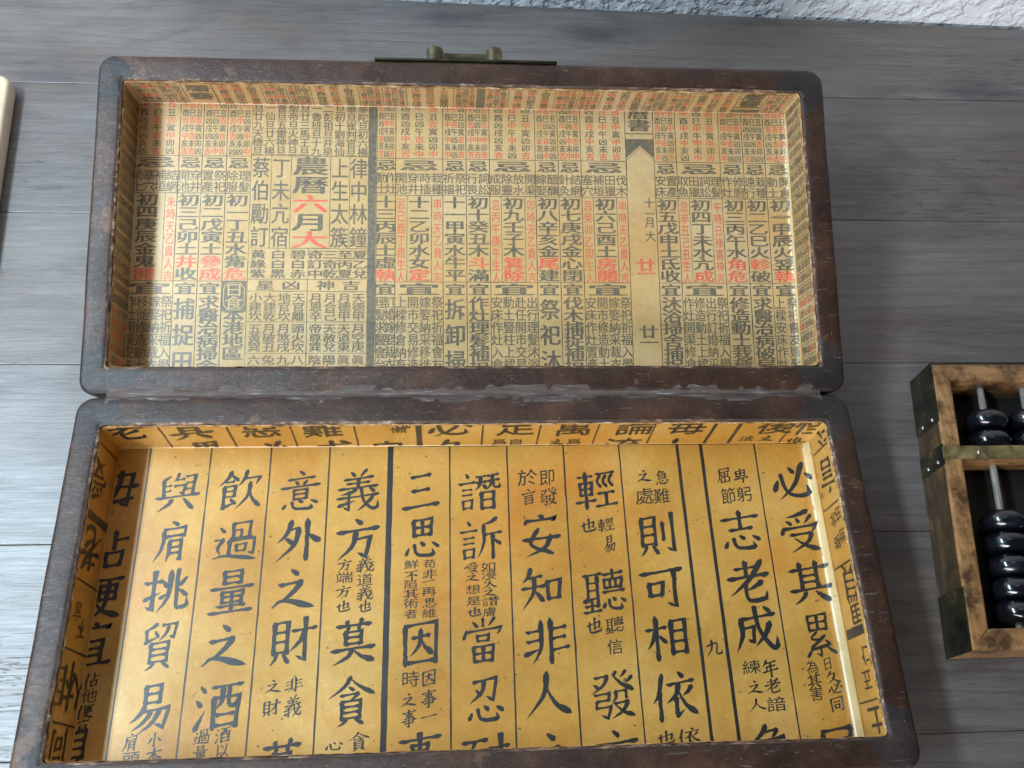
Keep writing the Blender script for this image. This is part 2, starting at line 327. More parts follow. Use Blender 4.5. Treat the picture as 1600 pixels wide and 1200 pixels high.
STROKES = {
'口': 'v 10,15 16,88;z 10,18 90,12 80,84;h 16,84 82,82',
'日': 'v 12,5 14,98;z 12,8 88,5 86,98;h 14,48 84,46;h 14,92 84,91',
'目': 'v 12,2 13,98;z 12,4 88,2 86,98;h 14,33 85,32;h 14,62 85,61;h 14,92 85,91',
'田': 'v 10,10 14,96;z 10,12 92,8 86,96;h 14,50 86,48;v 50,12 50,90;h 14,90 86,89',
'月': 'p 16,5 16,60 4,100;j 16,6 84,4 84,95 64,86;h 18,35 82,34;h 18,62 82,61',
'貝': 'v 18,4 18,78;z 18,6 84,4 82,78;h 20,28 80,27;h 20,50 80,49;h 18,74 82,73;p 36,76 26,90 4,102;d 62,76 94,100',
'言': 'd 42,0 58,14;h 2,29 98,26;h 20,46 80,45;h 20,60 80,59;v 22,74 26,99;z 22,76 80,74 74,98;h 26,96 75,94',
'心': 'd 14,50 4,80;g 28,38 36,80 68,90 84,86 78,60;d 44,28 58,46;d 78,34 98,58',
'宀': 'd 44,0 58,16;v 13,24 7,48;j 12,30 92,26 78,46',
'亻': 'p 74,0 48,40 5,62;v 50,34 50,100',
'氵': 'd 22,4 58,20;d 4,34 38,50;t 8,98 62,58',
'又': 'h 10,14 82,10;p 82,10 62,55 4,98;n 22,30 55,68 100,96',
'女': 'b 42,0 22,56 78,96;p 74,28 58,70 8,100;h 2,38 98,34',
'艹': 'h 4,57 96,52;v 30,12 36,90;v 72,8 62,90',
'車': 'h 10,14 90,12;v 20,30 22,66;z 20,32 84,30 80,66;h 22,48 80,47;h 22,64 80,63;h 0,83 100,80;v 50,0 50,102',
'毋': 'b 30,10 20,78 90,76;j 28,14 84,12 76,94 58,84;p 58,2 50,55 30,98;h 2,46 98,44',
'佔': '@亻 0 0 38 100;v 66,4 66,50;h 66,27 96,24;@口 44 50 92 96',
'便': '@亻 0 0 34 100;h 36,12 98,9;@日 42 22 90 60;p 67,12 62,70 34,99;n 42,64 62,84 100,98',
'宜': '@宀 6 0 96 38;v 30,40 30,90;z 30,42 74,40 72,90;h 32,58 71,57;h 32,73 71,72;h 4,93 98,90',
'見': '@目 20 2 80 62;p 40,62 34,82 4,100;g 62,62 62,88 82,94 96,90 94,72',
'與': 'd 30,10 12,22;v 13,20 17,64;h 15,37 32,35;h 16,51 32,49;p 48,4 44,18 38,26;h 42,22 62,21;j 40,38 66,36 62,60 52,54;z 66,15 88,12 84,64;h 68,32 84,31;h 68,48 84,47;h 0,67 100,63;p 38,72 28,86 6,100;d 62,70 88,100',
'肩': 'd 42,0 62,11;z 24,20 84,17 80,40;h 26,38 80,36;p 24,20 22,62 0,98;@月 34 46 82 100',
'挑': 'h 2,29 40,26;j 22,2 22,94 6,82;t 2,68 40,52;p 58,4 56,62 34,100;d 42,26 52,42;t 38,68 57,54;g 74,2 75,84 86,92 100,88 97,68;d 96,20 80,40;d 78,48 98,66',
'貿': 'p 40,0 28,8 10,14;v 12,12 16,40;t 10,42 46,30;d 34,16 46,32;j 54,6 92,4 86,36 74,30;p 72,8 64,26 48,40;@貝 16 42 86 102',
'易': '@日 28 0 76 42;p 36,44 24,62 2,78;j 26,57 94,52 84,94 62,84;p 52,56 38,76 8,95;p 73,55 56,82 26,102',
'飲': 'p 28,0 20,18 0,36;d 28,10 46,25;h 16,28 36,27;v 14,38 14,94;z 14,40 40,38 38,66;h 15,52 37,51;h 15,66 37,65;t 10,95 44,80;d 28,70 42,86;p 66,0 60,22 46,40;j 58,22 98,20 88,40;p 75,32 70,68 42,100;n 72,48 82,76 102,98',
'過': 'd 10,12 24,26;h 2,44 22,42;p 22,42 10,62 16,82;n 0,88 30,84 102,98;v 42,4 44,44;z 42,6 82,4 80,44;z 46,23 62,22 62,42;h 38,43 86,41;v 36,46 36,84;j 36,48 94,46 92,84 78,78;@口 49 55 78 78',
'量': '@日 24 0 76 33;h 2,43 98,40;v 28,50 30,78;z 28,52 76,50 72,78;h 30,63 72,62;h 30,76 72,75;v 51,50 51,94;h 20,85 82,83;h 2,99 98,96',
'之': 'd 40,0 58,16;h 16,37 68,32;p 68,32 44,60 12,82;n 2,88 30,74 100,96',
'酒': '@氵 0 0 36 100;h 34,11 100,8;v 40,32 42,100;z 40,34 94,32 90,100;p 58,12 57,40 46,58;g 72,12 72,46 80,54 90,50 88,40;h 46,71 86,70;h 43,93 90,92',
'意': 'd 44,-4 58,8;h 16,19 86,16;d 34,22 44,33;d 68,22 57,34;h 0,40 100,36;@日 27 45 73 72;@心 2 62 98 101',
'外': 'p 34,0 24,32 2,54;h 28,23 52,20;p 52,20 42,62 0,100;d 20,42 40,58;v 72,0 72,102;d 74,38 102,58',
'財': '@貝 0 2 46 100;h 48,29 102,25;j 78,0 78,98 58,84;p 77,30 66,54 44,74',
'莫': '@艹 8 0 92 28;@日 26 28 74 60;h 2,71 98,67;p 48,68 38,86 4,102;n 50,72 70,88 100,100',
'義': 'd 30,-2 42,11;p 70,-6 60,6 54,14;h 16,19 86,15;h 22,30 78,28;h 2,43 98,39;v 50,16 50,42;p 46,46 30,53 6,57;h 0,67 100,62;j 28,50 28,98 14,88;t 2,86 46,74;g 57,44 64,76 84,98 98,96 98,78;p 86,68 70,86 48,102;d 76,43 90,55',
'方': 'd 42,0 60,14;h 2,32 100,26;j 42,51 80,48 70,96 50,84;p 46,30 38,66 4,100',
'貪': 'p 50,-2 34,20 0,42;n 48,2 70,22 104,42;d 44,20 57,29;h 28,39 68,36;p 68,36 58,45 44,53;@貝 20 49 82 102',
'三': 'h 24,14 78,9;h 28,51 74,47;h 2,93 100,87',
'思': '@田 20 0 82 48;@心 2 44 98 101',
'因': 'v 8,6 10,98;z 8,8 92,4 90,98;h 28,37 74,33;p 50,18 46,54 22,78;n 52,40 62,60 84,78;h 12,92 90,91',
'事': 'h 6,15 96,11;@口 28 22 74 40;z 22,48 80,46 77,76;h 2,62 100,59;h 22,75 77,74;j 50,0 50,100 32,90',
'譖': '@言 0 2 40 98;h 42,14 66,13;h 42,30 68,28;p 54,14 52,34 40,50;d 58,34 67,47;h 70,14 98,11;h 70,28 100,25;p 84,11 80,34 68,50;g 86,28 86,42 95,46 102,44 99,34;@日 50 53 90 102',
'訴': '@言 0 2 42 98;p 90,0 74,10 56,14;p 57,14 57,60 42,98;h 58,41 100,37;v 79,40 79,102;d 80,53 99,68',
'當': 'v 50,-2 50,19;d 26,4 37,19;p 78,0 70,10 62,19;d 12,22 5,44;j 10,28 95,24 82,40;@口 32 36 68 54;@田 22 59 78 101',
'忍': 'j 18,11 80,6 70,54 52,44;p 47,10 40,34 8,56;d 24,26 38,42;@心 2 50 98 101',
'耐': 'h 0,13 54,10;p 26,12 24,20 18,30;v 6,32 8,92;j 6,34 52,32 50,94 40,84;v 20,34 20,84;v 35,34 35,84;h 56,31 102,27;j 84,2 84,98 66,86;d 64,46 76,64',
'安': '@宀 4 0 96 40;@女 4 34 98 102',
'知': 'p 24,0 16,20 2,34;h 16,24 50,21;h 0,49 56,45;p 31,22 28,60 0,98;d 32,56 52,82;@口 58 26 98 88',
'非': 'p 39,2 39,62 18,100;h 6,27 38,24;h 6,49 38,46;t 0,78 38,66;v 62,0 62,102;h 62,25 98,21;h 62,47 96,43;h 62,73 104,68',
'人': 'p 48,2 40,50 0,98;n 45,34 66,72 102,98',
'輕': '@車 0 2 48 98;h 52,11 98,8;b 62,15 54,30 63,46;b 77,15 69,30 77,46;b 92,14 84,30 93,46;h 54,63 96,60;v 75,62 75,92;h 48,96 102,92',
'聽': 'h 2,11 46,8;v 12,10 12,72;v 35,10 35,88;h 13,30 34,29;h 13,48 34,47;t 0,73 42,64;h 4,85 34,84;h 0,99 42,96;v 20,72 20,96;h 50,13 98,9;v 73,0 73,22;v 52,23 53,46;z 52,25 96,23 92,46;v 66,25 66,43;v 80,25 80,43;h 53,45 92,44;h 47,55 100,52;@心 45 56 102 101',
'發': 'h 12,11 42,8;p 42,8 30,28 2,46;d 8,24 22,36;p 62,0 58,6 52,12;n 52,4 70,26 102,46;p 84,0 78,8 70,14;p 98,14 90,22 82,28;z 10,48 44,46 41,62;h 14,62 42,61;v 14,62 12,78;j 12,77 46,75 38,100 22,92;p 58,43 58,58 48,68;z 58,45 82,44 82,61;h 54,71 86,68;p 86,68 72,88 46,102;n 56,74 74,90 100,101',
'則': '@貝 0 2 54 100;v 67,20 67,68;j 93,0 93,98 74,86',
'可': 'h 0,14 102,8;@口 14 32 58 74;j 81,10 81,98 58,86',
'相': 'h 0,31 48,27;v 24,0 24,102;p 24,32 14,56 0,76;d 28,44 46,64;@目 54 12 98 94',
'依': '@亻 0 0 36 102;d 64,-2 76,12;h 38,25 100,20;p 64,24 56,48 32,66;v 56,52 56,92;t 54,96 74,82;p 94,32 84,44 72,52;n 60,34 76,70 104,96',
'九': 'p 40,0 36,54 0,98;g 8,34 70,26 66,84 84,94 100,90 99,68',
'志': 'h 4,19 98,15;v 50,-2 50,46;h 22,47 80,44;@心 2 46 98 101',
'老': 'h 18,17 76,14;v 46,-2 46,37;h 0,40 100,35;p 88,0 52,44 0,82;p 84,52 66,62 42,71;g 42,50 42,88 56,97 88,94 92,74',
'成': 'h 14,26 100,20;p 16,24 16,62 -2,100;j 18,47 46,44 42,80 28,72;g 52,-2 58,50 84,96 98,96 99,72;p 86,38 72,66 44,92;d 74,0 90,14',
'急': 'p 40,-2 28,16 6,30;h 34,13 66,10;p 66,10 58,20 50,27;z 20,31 78,28 74,58;h 22,44 74,42;h 16,58 76,56;@心 2 56 98 101',
'必': 'g 22,30 34,78 66,92 90,88 86,62;d 14,44 2,74;d 44,12 58,30;p 82,4 56,60 12,98;d 84,32 102,54',
'受': 'p 78,-2 50,8 20,13;d 18,20 32,33;d 44,15 53,29;p 84,12 74,22 64,33;d 12,36 3,56;j 10,42 95,37 80,56;@又 18 52 94 104',
'其': 'h 4,20 98,15;v 30,0 30,68;v 70,0 70,68;h 31,35 69,34;h 31,51 69,50;h 0,70 102,65;p 38,74 28,88 4,102;d 60,73 92,101',
'累': '@田 18 0 84 43;b 46,43 28,57 52,63;b 68,54 24,81 78,76;j 50,78 50,100 36,92;d 28,82 10,98;d 68,80 92,98;d 66,64 80,77',
'屈': 'z 20,6 86,3 82,28;h 22,27 82,25;p 20,6 20,56 -2,100;v 54,30 54,96;v 34,40 34,60;h 34,61 76,59;v 76,38 76,62;v 27,68 27,96;h 27,97 84,94;v 84,66 84,98',
'也': 'g 24,28 24,80 40,93 92,90 95,64;j 8,48 86,32 80,68 66,62;v 54,2 54,76',
'一': 'h 2,54 98,46',
'心小': '',
'不': 'h 4,14 96,10;p 54,12 40,44 2,70;v 52,36 52,100;d 60,46 94,66',
'小': 'j 50,0 50,98 32,86;p 28,34 18,54 4,72;d 70,34 98,66',
'本': 'h 4,30 96,26;v 50,0 50,102;p 48,28 32,60 0,82;n 52,30 70,62 100,80;h 32,78 68,77',
'久': 'p 40,0 28,28 6,48;h 32,24 66,20;p 66,20 52,64 6,100;n 46,46 66,76 100,98',
'同': 'v 8,6 10,100;j 8,8 92,4 90,98 72,90;h 28,34 72,32;@口 28 48 72 84',
'入': 'h 30,6 48,4;n 48,4 62,62 100,98;p 52,28 38,66 0,98',
'年': 'p 32,0 22,18 4,36;h 26,20 88,17;v 28,40 28,64;h 26,42 82,39;h 2,67 100,62;v 54,20 54,104',
'卑': 'p 54,0 46,8 40,14;v 18,16 20,56;z 18,18 80,15 78,56;h 20,36 78,34;h 20,54 78,53;p 50,16 46,52 14,74;h 2,72 98,68;v 62,70 62,102',
}
WPOS = (0, .09, .25, .58, .80, .92, 1)
WID = {'h': (.55, 1.0, .56, .46, .60, 1.22, .62), 'v': (.62, 1.36, .98, .80, .88, 1.14, .70), 'p': (.60, 1.30, 1.05, .82, .48, .24, .03), 'n': (.30, .36, .50, .84, 1.30, .92, .04),
       'd': (.10, .42, .82, 1.12, 1.22, 1.06, .50), 't': (.70, 1.28, .98, .60, .32, .15, .03), 'b': (.55, 1.10, .80, .70, .80, .92, .55)}
def catmull(P, n):
    P = [np.array(p, float) for p in P]
    if len(P) == 2: return [P[0] + (P[1] - P[0]) * t for t in np.linspace(0, 1, n)]
    Q = [2 * P[0] - P[1]] + P + [2 * P[-1] - P[-2]]; out = []; k = len(P) - 1; m = max(3, n // k)
    for i in range(k):
        a, b, c, d = Q[i:i + 4]
        for t in np.linspace(0, 1, m, endpoint=False):
            out.append(.5 * ((2 * b) + (c - a) * t + (2 * a - 5 * b + 4 * c - d) * t * t + (3 * b - a - 3 * c + d) * t ** 3))
    out.append(P[-1]); return out
def stroke_path(kind, P):
    """centre line samples and widths (relative)"""
    if kind in 'zj':
        hook = kind == 'j'; pts = []; w = []
        n = len(P)
        for i in range(n - 1):
            a, b = np.array(P[i], float), np.array(P[i + 1], float)
            last = hook and i == n - 2
            if last: prof = (1.02, .72, .05)
            elif hook and n == 3: prof = (1.25, .86, .78, .88, 1.10) if abs(b[1] - a[1]) > abs(b[0] - a[0]) else (.95, .52, .46, .58, 1.18)
            elif i == 0: prof = (.95, .52, .46, .58, 1.18)
            else: prof = (1.18, .90, .76, .82, 1.06)
            for j, ww in enumerate(prof):
                if i > 0 and j == 0: continue
                t = j / (len(prof) - 1); pts.append(a + (b - a) * t); w.append(ww)
        return pts, w
    if kind == 'g':
        body = catmull(P[:-1], 14); tip = np.array(P[-1], float); a = body[-1]
        w = list(np.interp(np.linspace(0, 1, len(body)), (0, .3, .6, .85, 1), (.95, .72, .85, 1.02, .95)))
        return body + [a + (tip - a) * .5, tip], w + [.55, .05]
    pts = catmull(P, 15); return pts, list(np.interp(np.linspace(0, 1, len(pts)), WPOS, WID[kind]))
def expand(ch, box=(0, 0, 100, 100)):
    out = []
    x0, y0, x1, y1 = box; f = lambda p: (x0 + (x1 - x0) * p[0] / 100, y0 + (y1 - y0) * p[1] / 100)
    for s in STROKES[ch].split(';'):
        k, *a = s.split()
        if k[0] == '@':
            b = list(map(float, a)); p0, p1 = f(b[:2]), f(b[2:]); out += expand(k[1:], (*p0, *p1))
        else: out.append((k, [f(tuple(map(float, q.split(',')))) for q in a]))
    return out
BC = {}
def brush(ch):
    """a brush-written character as a list of convex pieces in em coordinates (-.5..+.5, y up)"""
    if ch in BC: return BC[ch]
    pieces = []; st = expand(ch); base = 12.4 if len(st) < 7 else (10.8 if len(st) < 11 else 8.9)
    for si, (k, P) in enumerate(st):
        size = max(max(p[i] for p in P) - min(p[i] for p in P) for i in (0, 1))
        pts, w = stroke_path(k, P); pts = [np.array(p) + np.array((rng.normal(0, .35), rng.normal(0, .35))) for p in pts]
        b = base * (.80 if size < 26 else 1.0); b *= 1 + rng.normal(0, .05)
        L, Rr = [], []
        for i, p in enumerate(pts):
            a = pts[max(0, i - 1)]; c = pts[min(len(pts) - 1, i + 1)]; d = (c - a) / (np.linalg.norm(c - a) + 1e-6)
            nn = np.array((-d[1], d[0])); hw = .5 * b * w[i] * (1 + rng.normal(0, .03))
            L.append(p + nn * hw); Rr.append(p - nn * hw)
        if k in 'hz':                              # slanted brush entry
            d = pts[1] - pts[0]; d = d / np.linalg.norm(d); L[0] = L[0] + d * b * .18; Rr[0] = Rr[0] - d * b * .22
        if k == 'h!': d = pts[-1] - pts[-2]; d = d / np.linalg.norm(d); Rr[-1] = Rr[-1] - d * b * .25; L[-1] = L[-1] + d * b * .25
        if k == 'h' and size > 20: Rr[-2] = Rr[-2] + np.array((0, b * .16)); Rr[-3] = Rr[-3] + np.array((0, b * .06))
        if k in 'v': L[0] = L[0] + np.array((b * .08, -b * .12)); Rr[0] = Rr[0] + np.array((-b * .10, b * .16))
        tr = lambda p: ((p[0] - 50) / 100, (50 - p[1] + .105 * (p[0] - 50)) / 100)
        for i in range(len(pts) - 1):
            pieces.append((si, [tr(L[i]), tr(Rr[i]), tr(Rr[i + 1]), tr(L[i + 1])]))
        for e, s in ((0, -1), (len(pts) - 1, 1)):   # rounded ends
            if w[e] > .3:
                q = pts[e]; d = (pts[1] - pts[0]) if e == 0 else (pts[-1] - pts[-2]); d = d / (np.linalg.norm(d) + 1e-6) * s * b * .20
                m = .55
                pieces.append((si, [tr(L[e]), tr(L[e] * m + Rr[e] * (1 - m) * 1 + d) if 0 else tr(L[e] * .78 + Rr[e] * .22 + d), tr(L[e] * .22 + Rr[e] * .78 + d), tr(Rr[e])]))
    BC[ch] = pieces; return pieces

def clip(poly, rect):
    for ax, lim, sg in ((0, rect[0], 1), (0, rect[1], -1), (1, rect[2], 1), (1, rect[3], -1)):
        out = []
        for i in range(len(poly)):
            a, b = poly[i], poly[(i + 1) % len(poly)]; da, db = (a[ax] - lim) * sg, (b[ax] - lim) * sg
            if da >= 0: out.append(a)
            if (da >= 0) != (db >= 0): t = da / (da - db); out.append(tuple(a[k] + (b[k] - a[k]) * t for k in (0, 1)))
        poly = out
        if len(poly) < 3: return []
    return poly
class Ink:
    """prints on one flat face of a paper lining: place(a, b, lift) turns face coordinates into a 3-D point"""
    def __init__(s, mb, place, rect): s.mb = mb; s.place = place; s.r = rect
    def poly(s, pts, mi, lift=0.0):
        xs = [p[0] for p in pts]; ys = [p[1] for p in pts]; r = s.r
        if max(xs) < r[0] or min(xs) > r[1] or max(ys) < r[2] or min(ys) > r[3]: return
        if min(xs) < r[0] or max(xs) > r[1] or min(ys) < r[2] or max(ys) > r[3]: pts = clip(pts, r)
        if len(pts) >= 3:
            ar = sum(pts[i - 1][0] * pts[i][1] - pts[i][0] * pts[i - 1][1] for i in range(len(pts)))
            if ar < 0: pts = pts[::-1]
            s.mb.poly([s.place(p[0], p[1], .010 + lift) for p in pts], mi)
    def bar(s, a0, a1, b0, b1, mi=1):
        n = max(1, int(max(a1 - a0, b1 - b0) / .6))
        e = lambda: rng.normal(0, .006)
        if (b1 - b0) > (a1 - a0):
            c = [(a0 + e(), a1 + e(), b0 + (b1 - b0) * i / n) for i in range(n + 1)]
            for p, q in zip(c, c[1:]): s.poly([(p[0], p[2]), (p[1], p[2]), (q[1], q[2]), (q[0], q[2])], mi, -.003)
        else:
            c = [(b0 + e(), b1 + e(), a0 + (a1 - a0) * i / n) for i in range(n + 1)]
            for p, q in zip(c, c[1:]): s.poly([(p[2], p[0]), (p[2], p[1]), (q[2], q[1]), (q[2], q[0])], mi, -.003)
    def char(s, ch, a, b, w, h, mi=1, bold=0.0, shear=0.0, rot=0, kai=True):
        c, sn = math.cos(math.radians(rot)), math.sin(math.radians(rot))
        def T(x, y):
            y = y + shear * x; x, y = x * w, y * h; return (a + x * c - y * sn, b + x * sn + y * c)
        if kai and ch in STROKES:
            for si, (_, q) in enumerate(brush(ch)): s.poly([T(*p) for p in q], mi, si * .00005)
        else:
            v, F = glyph(ch)
            for k in ((0,) if bold < .006 else ((-.8, .8) if bold < .02 else (-1.1, 0, 1.1))):
                for f in F: s.poly([T(v[i][0] + k * bold, v[i][1] + k * bold * .25) for i in f], mi, .001 + .0006 * k)

def lining(mb, inner, depth, seed):
    """paper walls and floor inside a tray: slot 0 paper, slot 4 torn top edge"""
    x0, x1, y0, y1 = inner; g = .05
    def ring(z, jag=0.0, ins=0.0, zj=0.0, r=.22):
        P = []
        for x, y in rrect(x0 + g + ins, x1 - g - ins, y0 + g + ins, y1 - g - ins, (r,) * 4, 150, 70, 5):
            P.append((x + jag * nz(x, y, seed, 3), y + jag * nz(x, y, seed + 4, 3), z + zj * (nz(x, y, seed + 8, 1.6) + .6 * nz(x, y, seed + 2, 6))))
        return P
    L = [ring(-.13, .03, -.03, .04), ring(-.20, .03, 0, .09), ring(-.26, .015, 0, .09), ring(-depth * .5, .012), ring(-depth + .05, .008), ring(-depth, 0, .05)]
    ids = mb.loops(L, [4, 4, 0, 0, 0])
    # floor as a subdivided sheet
    nx, ny = 60, 30
    X = np.linspace(x0 + g + .05, x1 - g - .05, nx + 1); Y = np.linspace(y0 + g + .05, y1 - g - .05, ny + 1)
    gr = [[mb.vert((x, y, -depth)) for x in X] for y in Y]
    for j in range(ny):
        for i in range(nx): mb.face((gr[j][i], gr[j][i + 1], gr[j + 1][i + 1], gr[j + 1][i]), 0)
def fillet(mb, xr, ya, yb, depth, rr, sgn=-1):
    """curled paper strip in the corner between floor and right wall"""
    rows = []
    for i in range(61):
        y = ya + (yb - ya) * i / 60; r = rr; row = []
        for j in range(11):
            t = (math.pi / 2) * j / 10; row.append((xr + sgn * (.015 + r * (1 - math.sin(t))), y, -depth + .015 + r * (1 - math.cos(t))))
        rows.append(row)
    ids = [[mb.vert(p) for p in r] for r in rows]
    for i in range(60):
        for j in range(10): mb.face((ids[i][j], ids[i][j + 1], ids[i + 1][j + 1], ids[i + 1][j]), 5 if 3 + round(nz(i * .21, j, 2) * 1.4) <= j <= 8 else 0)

def curl(x, xr, depth, rr):
    d = (xr - .015 - x) / rr
    if d >= 1: return -depth
    return -depth + .03 + rr * (1 - math.sqrt(max(0, 1 - (1 - max(d, 0)) ** 2)))
box = thing('writing_box', 'open brown leather covered box lined inside with yellow Chinese printed paper, lid folded back', 'box', (0, -DEPTH / 2, 0))
BO = (-W2, W2, -DEPTH, -.04); BI = (-W2 + 1.233, W2 - 1.233, -DEPTH + 1.2406, -1.4425); BD = 2.709
TILT = math.radians(16.296)
LO = (-18.03, 18.03, .04, 16.783); LI = (-18.03 + 1.205, 18.03 - 1.205, 1.3115, 16.783 - 1.288); LD = 2.312
base = tray('base_tray', BO, BI, H, BD, (.75, .75, .8, .8), box, (0, DEPTH / 2, H), (0, 0, 0), 1.0)
lid = tray('lid_tray', LO, LI, 3.33, LD, (.7, .7, .8, .8), box, (0, DEPTH / 2, H), (TILT, 0, 0), 40.0)
PM = lambda p, ink: [M[p], M[ink], M['red_ink'], M[p], M['torn'], M['fillet_sheen']]

# hinge cloth in the groove between the trays
hb = MB(); rows = []
for i in range(121):
    x = -16.75 + 33.5 * i / 120; r = []
    for j, (y, z) in enumerate(((-.42, -.02), (-.24, -.015), (-.1, -.06), (0, -.10), (.1, -.04), (.24, .06), (.42, .11))):
        r.append((x, y + .03 * nz(x, y, 3, 1.2), z + .02 * nz(x, y, 7, 2.5) + .008 * nz(x, y, 1, 12)))
    rows.append(r)
hb.loops(rows, [0] * 120, closed=False)
hb.build('hinge_strip', M['hinge'], box, (0, DEPTH / 2, H))

# ------------------------------------------------------------------ lower lining: brush-written maxims
mb = MB(); lining(mb, BI, BD, 3.0)
xL, xR, yF, yB = BI[0] + .05, BI[1] - .05, BI[2] + .05, BI[3] - .05
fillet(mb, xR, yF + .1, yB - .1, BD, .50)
floor = Ink(mb, lambda a, b, l: (a, b, curl(a, xR, BD, .50) + l), (xL, xR - .12, yF, yB))
for x in (-15.28, -12.45, -9.63, -6.85, -1.10, 1.68, 4.45, 7.21, 14.03): floor.bar(x - .035, x + .035, yF, yB - .03)
for x, w in ((-3.95, .27), (10.13, .15), (11.32, .16)): floor.bar(x - w / 2, x + w / 2, yF, yB - .03)
floor.bar(-3.8, xR - .5, yB - .075, yB - .035)
BIG = {-16.55: [('毋', -3.6), ('佔', -6.4), ('便', -8.6), ('宜', -10.75), ('見', -15.05)],
 -13.74: [('與', -3.71), ('肩', -6.1), ('挑', -8.36), ('貿', -10.78), ('易', -13.3)],
 -10.95: [('飲', -3.62), ('過', -6.15), ('量', -8.42), ('之', -10.87), ('酒', -13.25)],
 -8.12: [('意', -3.75), ('外', -6.13), ('之', -8.45), ('財', -10.65), ('莫', -15.6)],
 -5.38: [('義', -3.78), ('方', -6.12), ('莫', -10.72), ('貪', -13.24)],
 -2.42: [('三', -3.79), ('思', -6.13), ('因', -10.9), ('事', -15.55)],
 .35: [('譖', -3.82), ('訴', -6.24), ('當', -10.85), ('忍', -13.34), ('耐', -15.75)],
 3.13: [('安', -6.03), ('知', -8.59), ('非', -10.91), ('人', -13.15), ('之', -15.7)],
 5.95: [('輕', -3.79), ('聽', -8.71), ('發', -13.25), ('言', -15.7)],
 8.68: [('則', -6.03), ('可', -8.62), ('相', -10.83), ('依', -13.35)],
 12.75: [('志', -6.03), ('老', -8.42), ('成', -10.66), ('急', -15.7)],
 15.62: [('必', -3.48), ('受', -6.07), ('其', -8.53), ('累', -10.88), ('屈', -15.85)]}
SLIM = {'貿': .82, '肩': .82, '見': .8, '三': .9, '思': .88, '因': .86, '則': .92, '易': .88, '耐': 1.0, '意': .92, '宜': .9, '累': .86, '忍': .86, '知': .98}
for x, L in BIG.items():
    for ch, y in L: floor.char(ch, x + rng.normal(0, .03), y + rng.normal(0, .03), 1.98 * SLIM.get(ch, 1.0) * .97, 1.90, 1)
SMALL = """佔 -16.35 -12.12 0.66 0.68;他 -16.33 -12.75 0.66 0.62;便 -16.41 -13.39 0.71 0.61;宜 -16.42 -13.99 0.62 0.61;小 -13.42 -14.58 0.57 0.60;本 -13.37 -15.17 0.67 0.64;肩 -14.37 -14.65 0.68 0.75;頭 -14.28 -15.29 0.72 0.64;酒 -10.64 -14.46 0.63 0.66;以 -10.61 -15.06 0.58 0.60;過 -11.50 -14.53 0.68 0.65;量 -11.49 -15.13 0.63 0.60;非 -7.84 -12.52 0.73 0.63;義 -7.83 -13.41 0.73 0.88;之 -8.70 -12.58 0.73 0.63;財 -8.72 -13.44 0.75 0.67;義 -4.99 -7.35 0.84 0.71;道 -4.97 -8.03 0.75 0.64;義 -4.95 -8.64 0.74 0.69;也 -4.93 -9.22 0.63 0.57;方 -5.92 -7.34 0.64 0.59;端 -5.89 -7.90 0.81 0.59;方 -5.92 -8.54 0.69 0.58;也 -5.89 -9.20 0.68 0.57;貪 -4.99 -14.87 0.91 0.76;心 -6.00 -14.99 0.75 0.55;苟 -2.05 -7.35 0.61 0.63;非 -2.05 -7.82 0.64 0.53;一 -2.08 -8.14 0.58 0.53;再 -2.07 -8.61 0.72 0.58;思 -2.04 -9.13 0.69 0.52;維 -2.04 -9.59 0.69 0.51;鮮 -2.87 -7.36 0.70 0.60;不 -2.86 -7.86 0.64 0.53;陷 -2.89 -8.27 0.64 0.53;其 -2.88 -8.71 0.69 0.52;術 -2.87 -9.14 0.69 0.52;者 -2.87 -9.60 0.63 0.57;因 -2.05 -12.38 0.64 0.70;事 -2.05 -13.25 0.69 0.79;一 -2.04 -13.96 0.71 0.62;時 -2.85 -12.41 0.80 0.75;之 -2.90 -13.28 0.71 0.63;事 -2.89 -14.04 0.65 0.77;如 0.65 -7.51 0.74 0.54;浸 0.67 -7.90 0.73 0.59;入 0.69 -8.31 0.70 0.47;之 0.68 -8.69 0.70 0.52;譖 0.70 -9.10 0.78 0.58;膚 0.66 -9.59 0.63 0.74;受 -0.14 -7.56 0.71 0.71;之 -0.09 -8.00 0.70 0.59;想 -0.07 -8.56 0.70 0.64;是 -0.05 -9.08 0.69 0.69;也 -0.03 -9.57 0.69 0.57;即 3.59 -3.21 0.81 0.92;發 3.58 -4.18 0.86 0.90;於 2.63 -3.20 0.99 0.91;言 2.65 -4.17 0.71 0.83;輕 6.25 -5.61 0.83 0.69;易 6.36 -6.55 0.61 0.86;也 5.42 -5.63 0.79 0.75;聽 6.29 -10.28 0.85 0.74;信 6.24 -11.24 0.75 0.72;也 5.36 -10.29 0.76 0.80;急 9.20 -3.27 0.69 0.79;難 9.10 -4.22 0.84 0.84;之 8.32 -3.20 0.76 0.73;處 8.26 -4.21 0.94 0.90;依 9.10 -15.07 1.01 0.67;也 8.12 -15.10 0.84 0.62;九 10.71 -11.39 0.76 0.78;卑 13.12 -3.22 0.77 0.80;躬 13.17 -4.17 0.82 0.85;屈 12.29 -3.21 0.77 0.80;節 12.37 -4.26 0.76 0.91;年 13.15 -12.34 0.76 0.83;老 13.14 -13.11 0.75 0.65;諳 13.19 -13.87 0.92 0.69;練 12.31 -12.27 0.87 0.66;之 12.35 -13.15 0.75 0.65;人 12.33 -13.87 0.80 0.59;日 15.82 -12.21 0.38 0.56;久 15.94 -12.80 0.70 0.60;必 15.97 -13.27 0.64 0.54;同 15.93 -13.94 0.64 0.64;為 15.09 -12.34 0.59 0.66;其 15.07 -12.94 0.64 0.65;害 15.08 -13.49 0.64 0.65"""
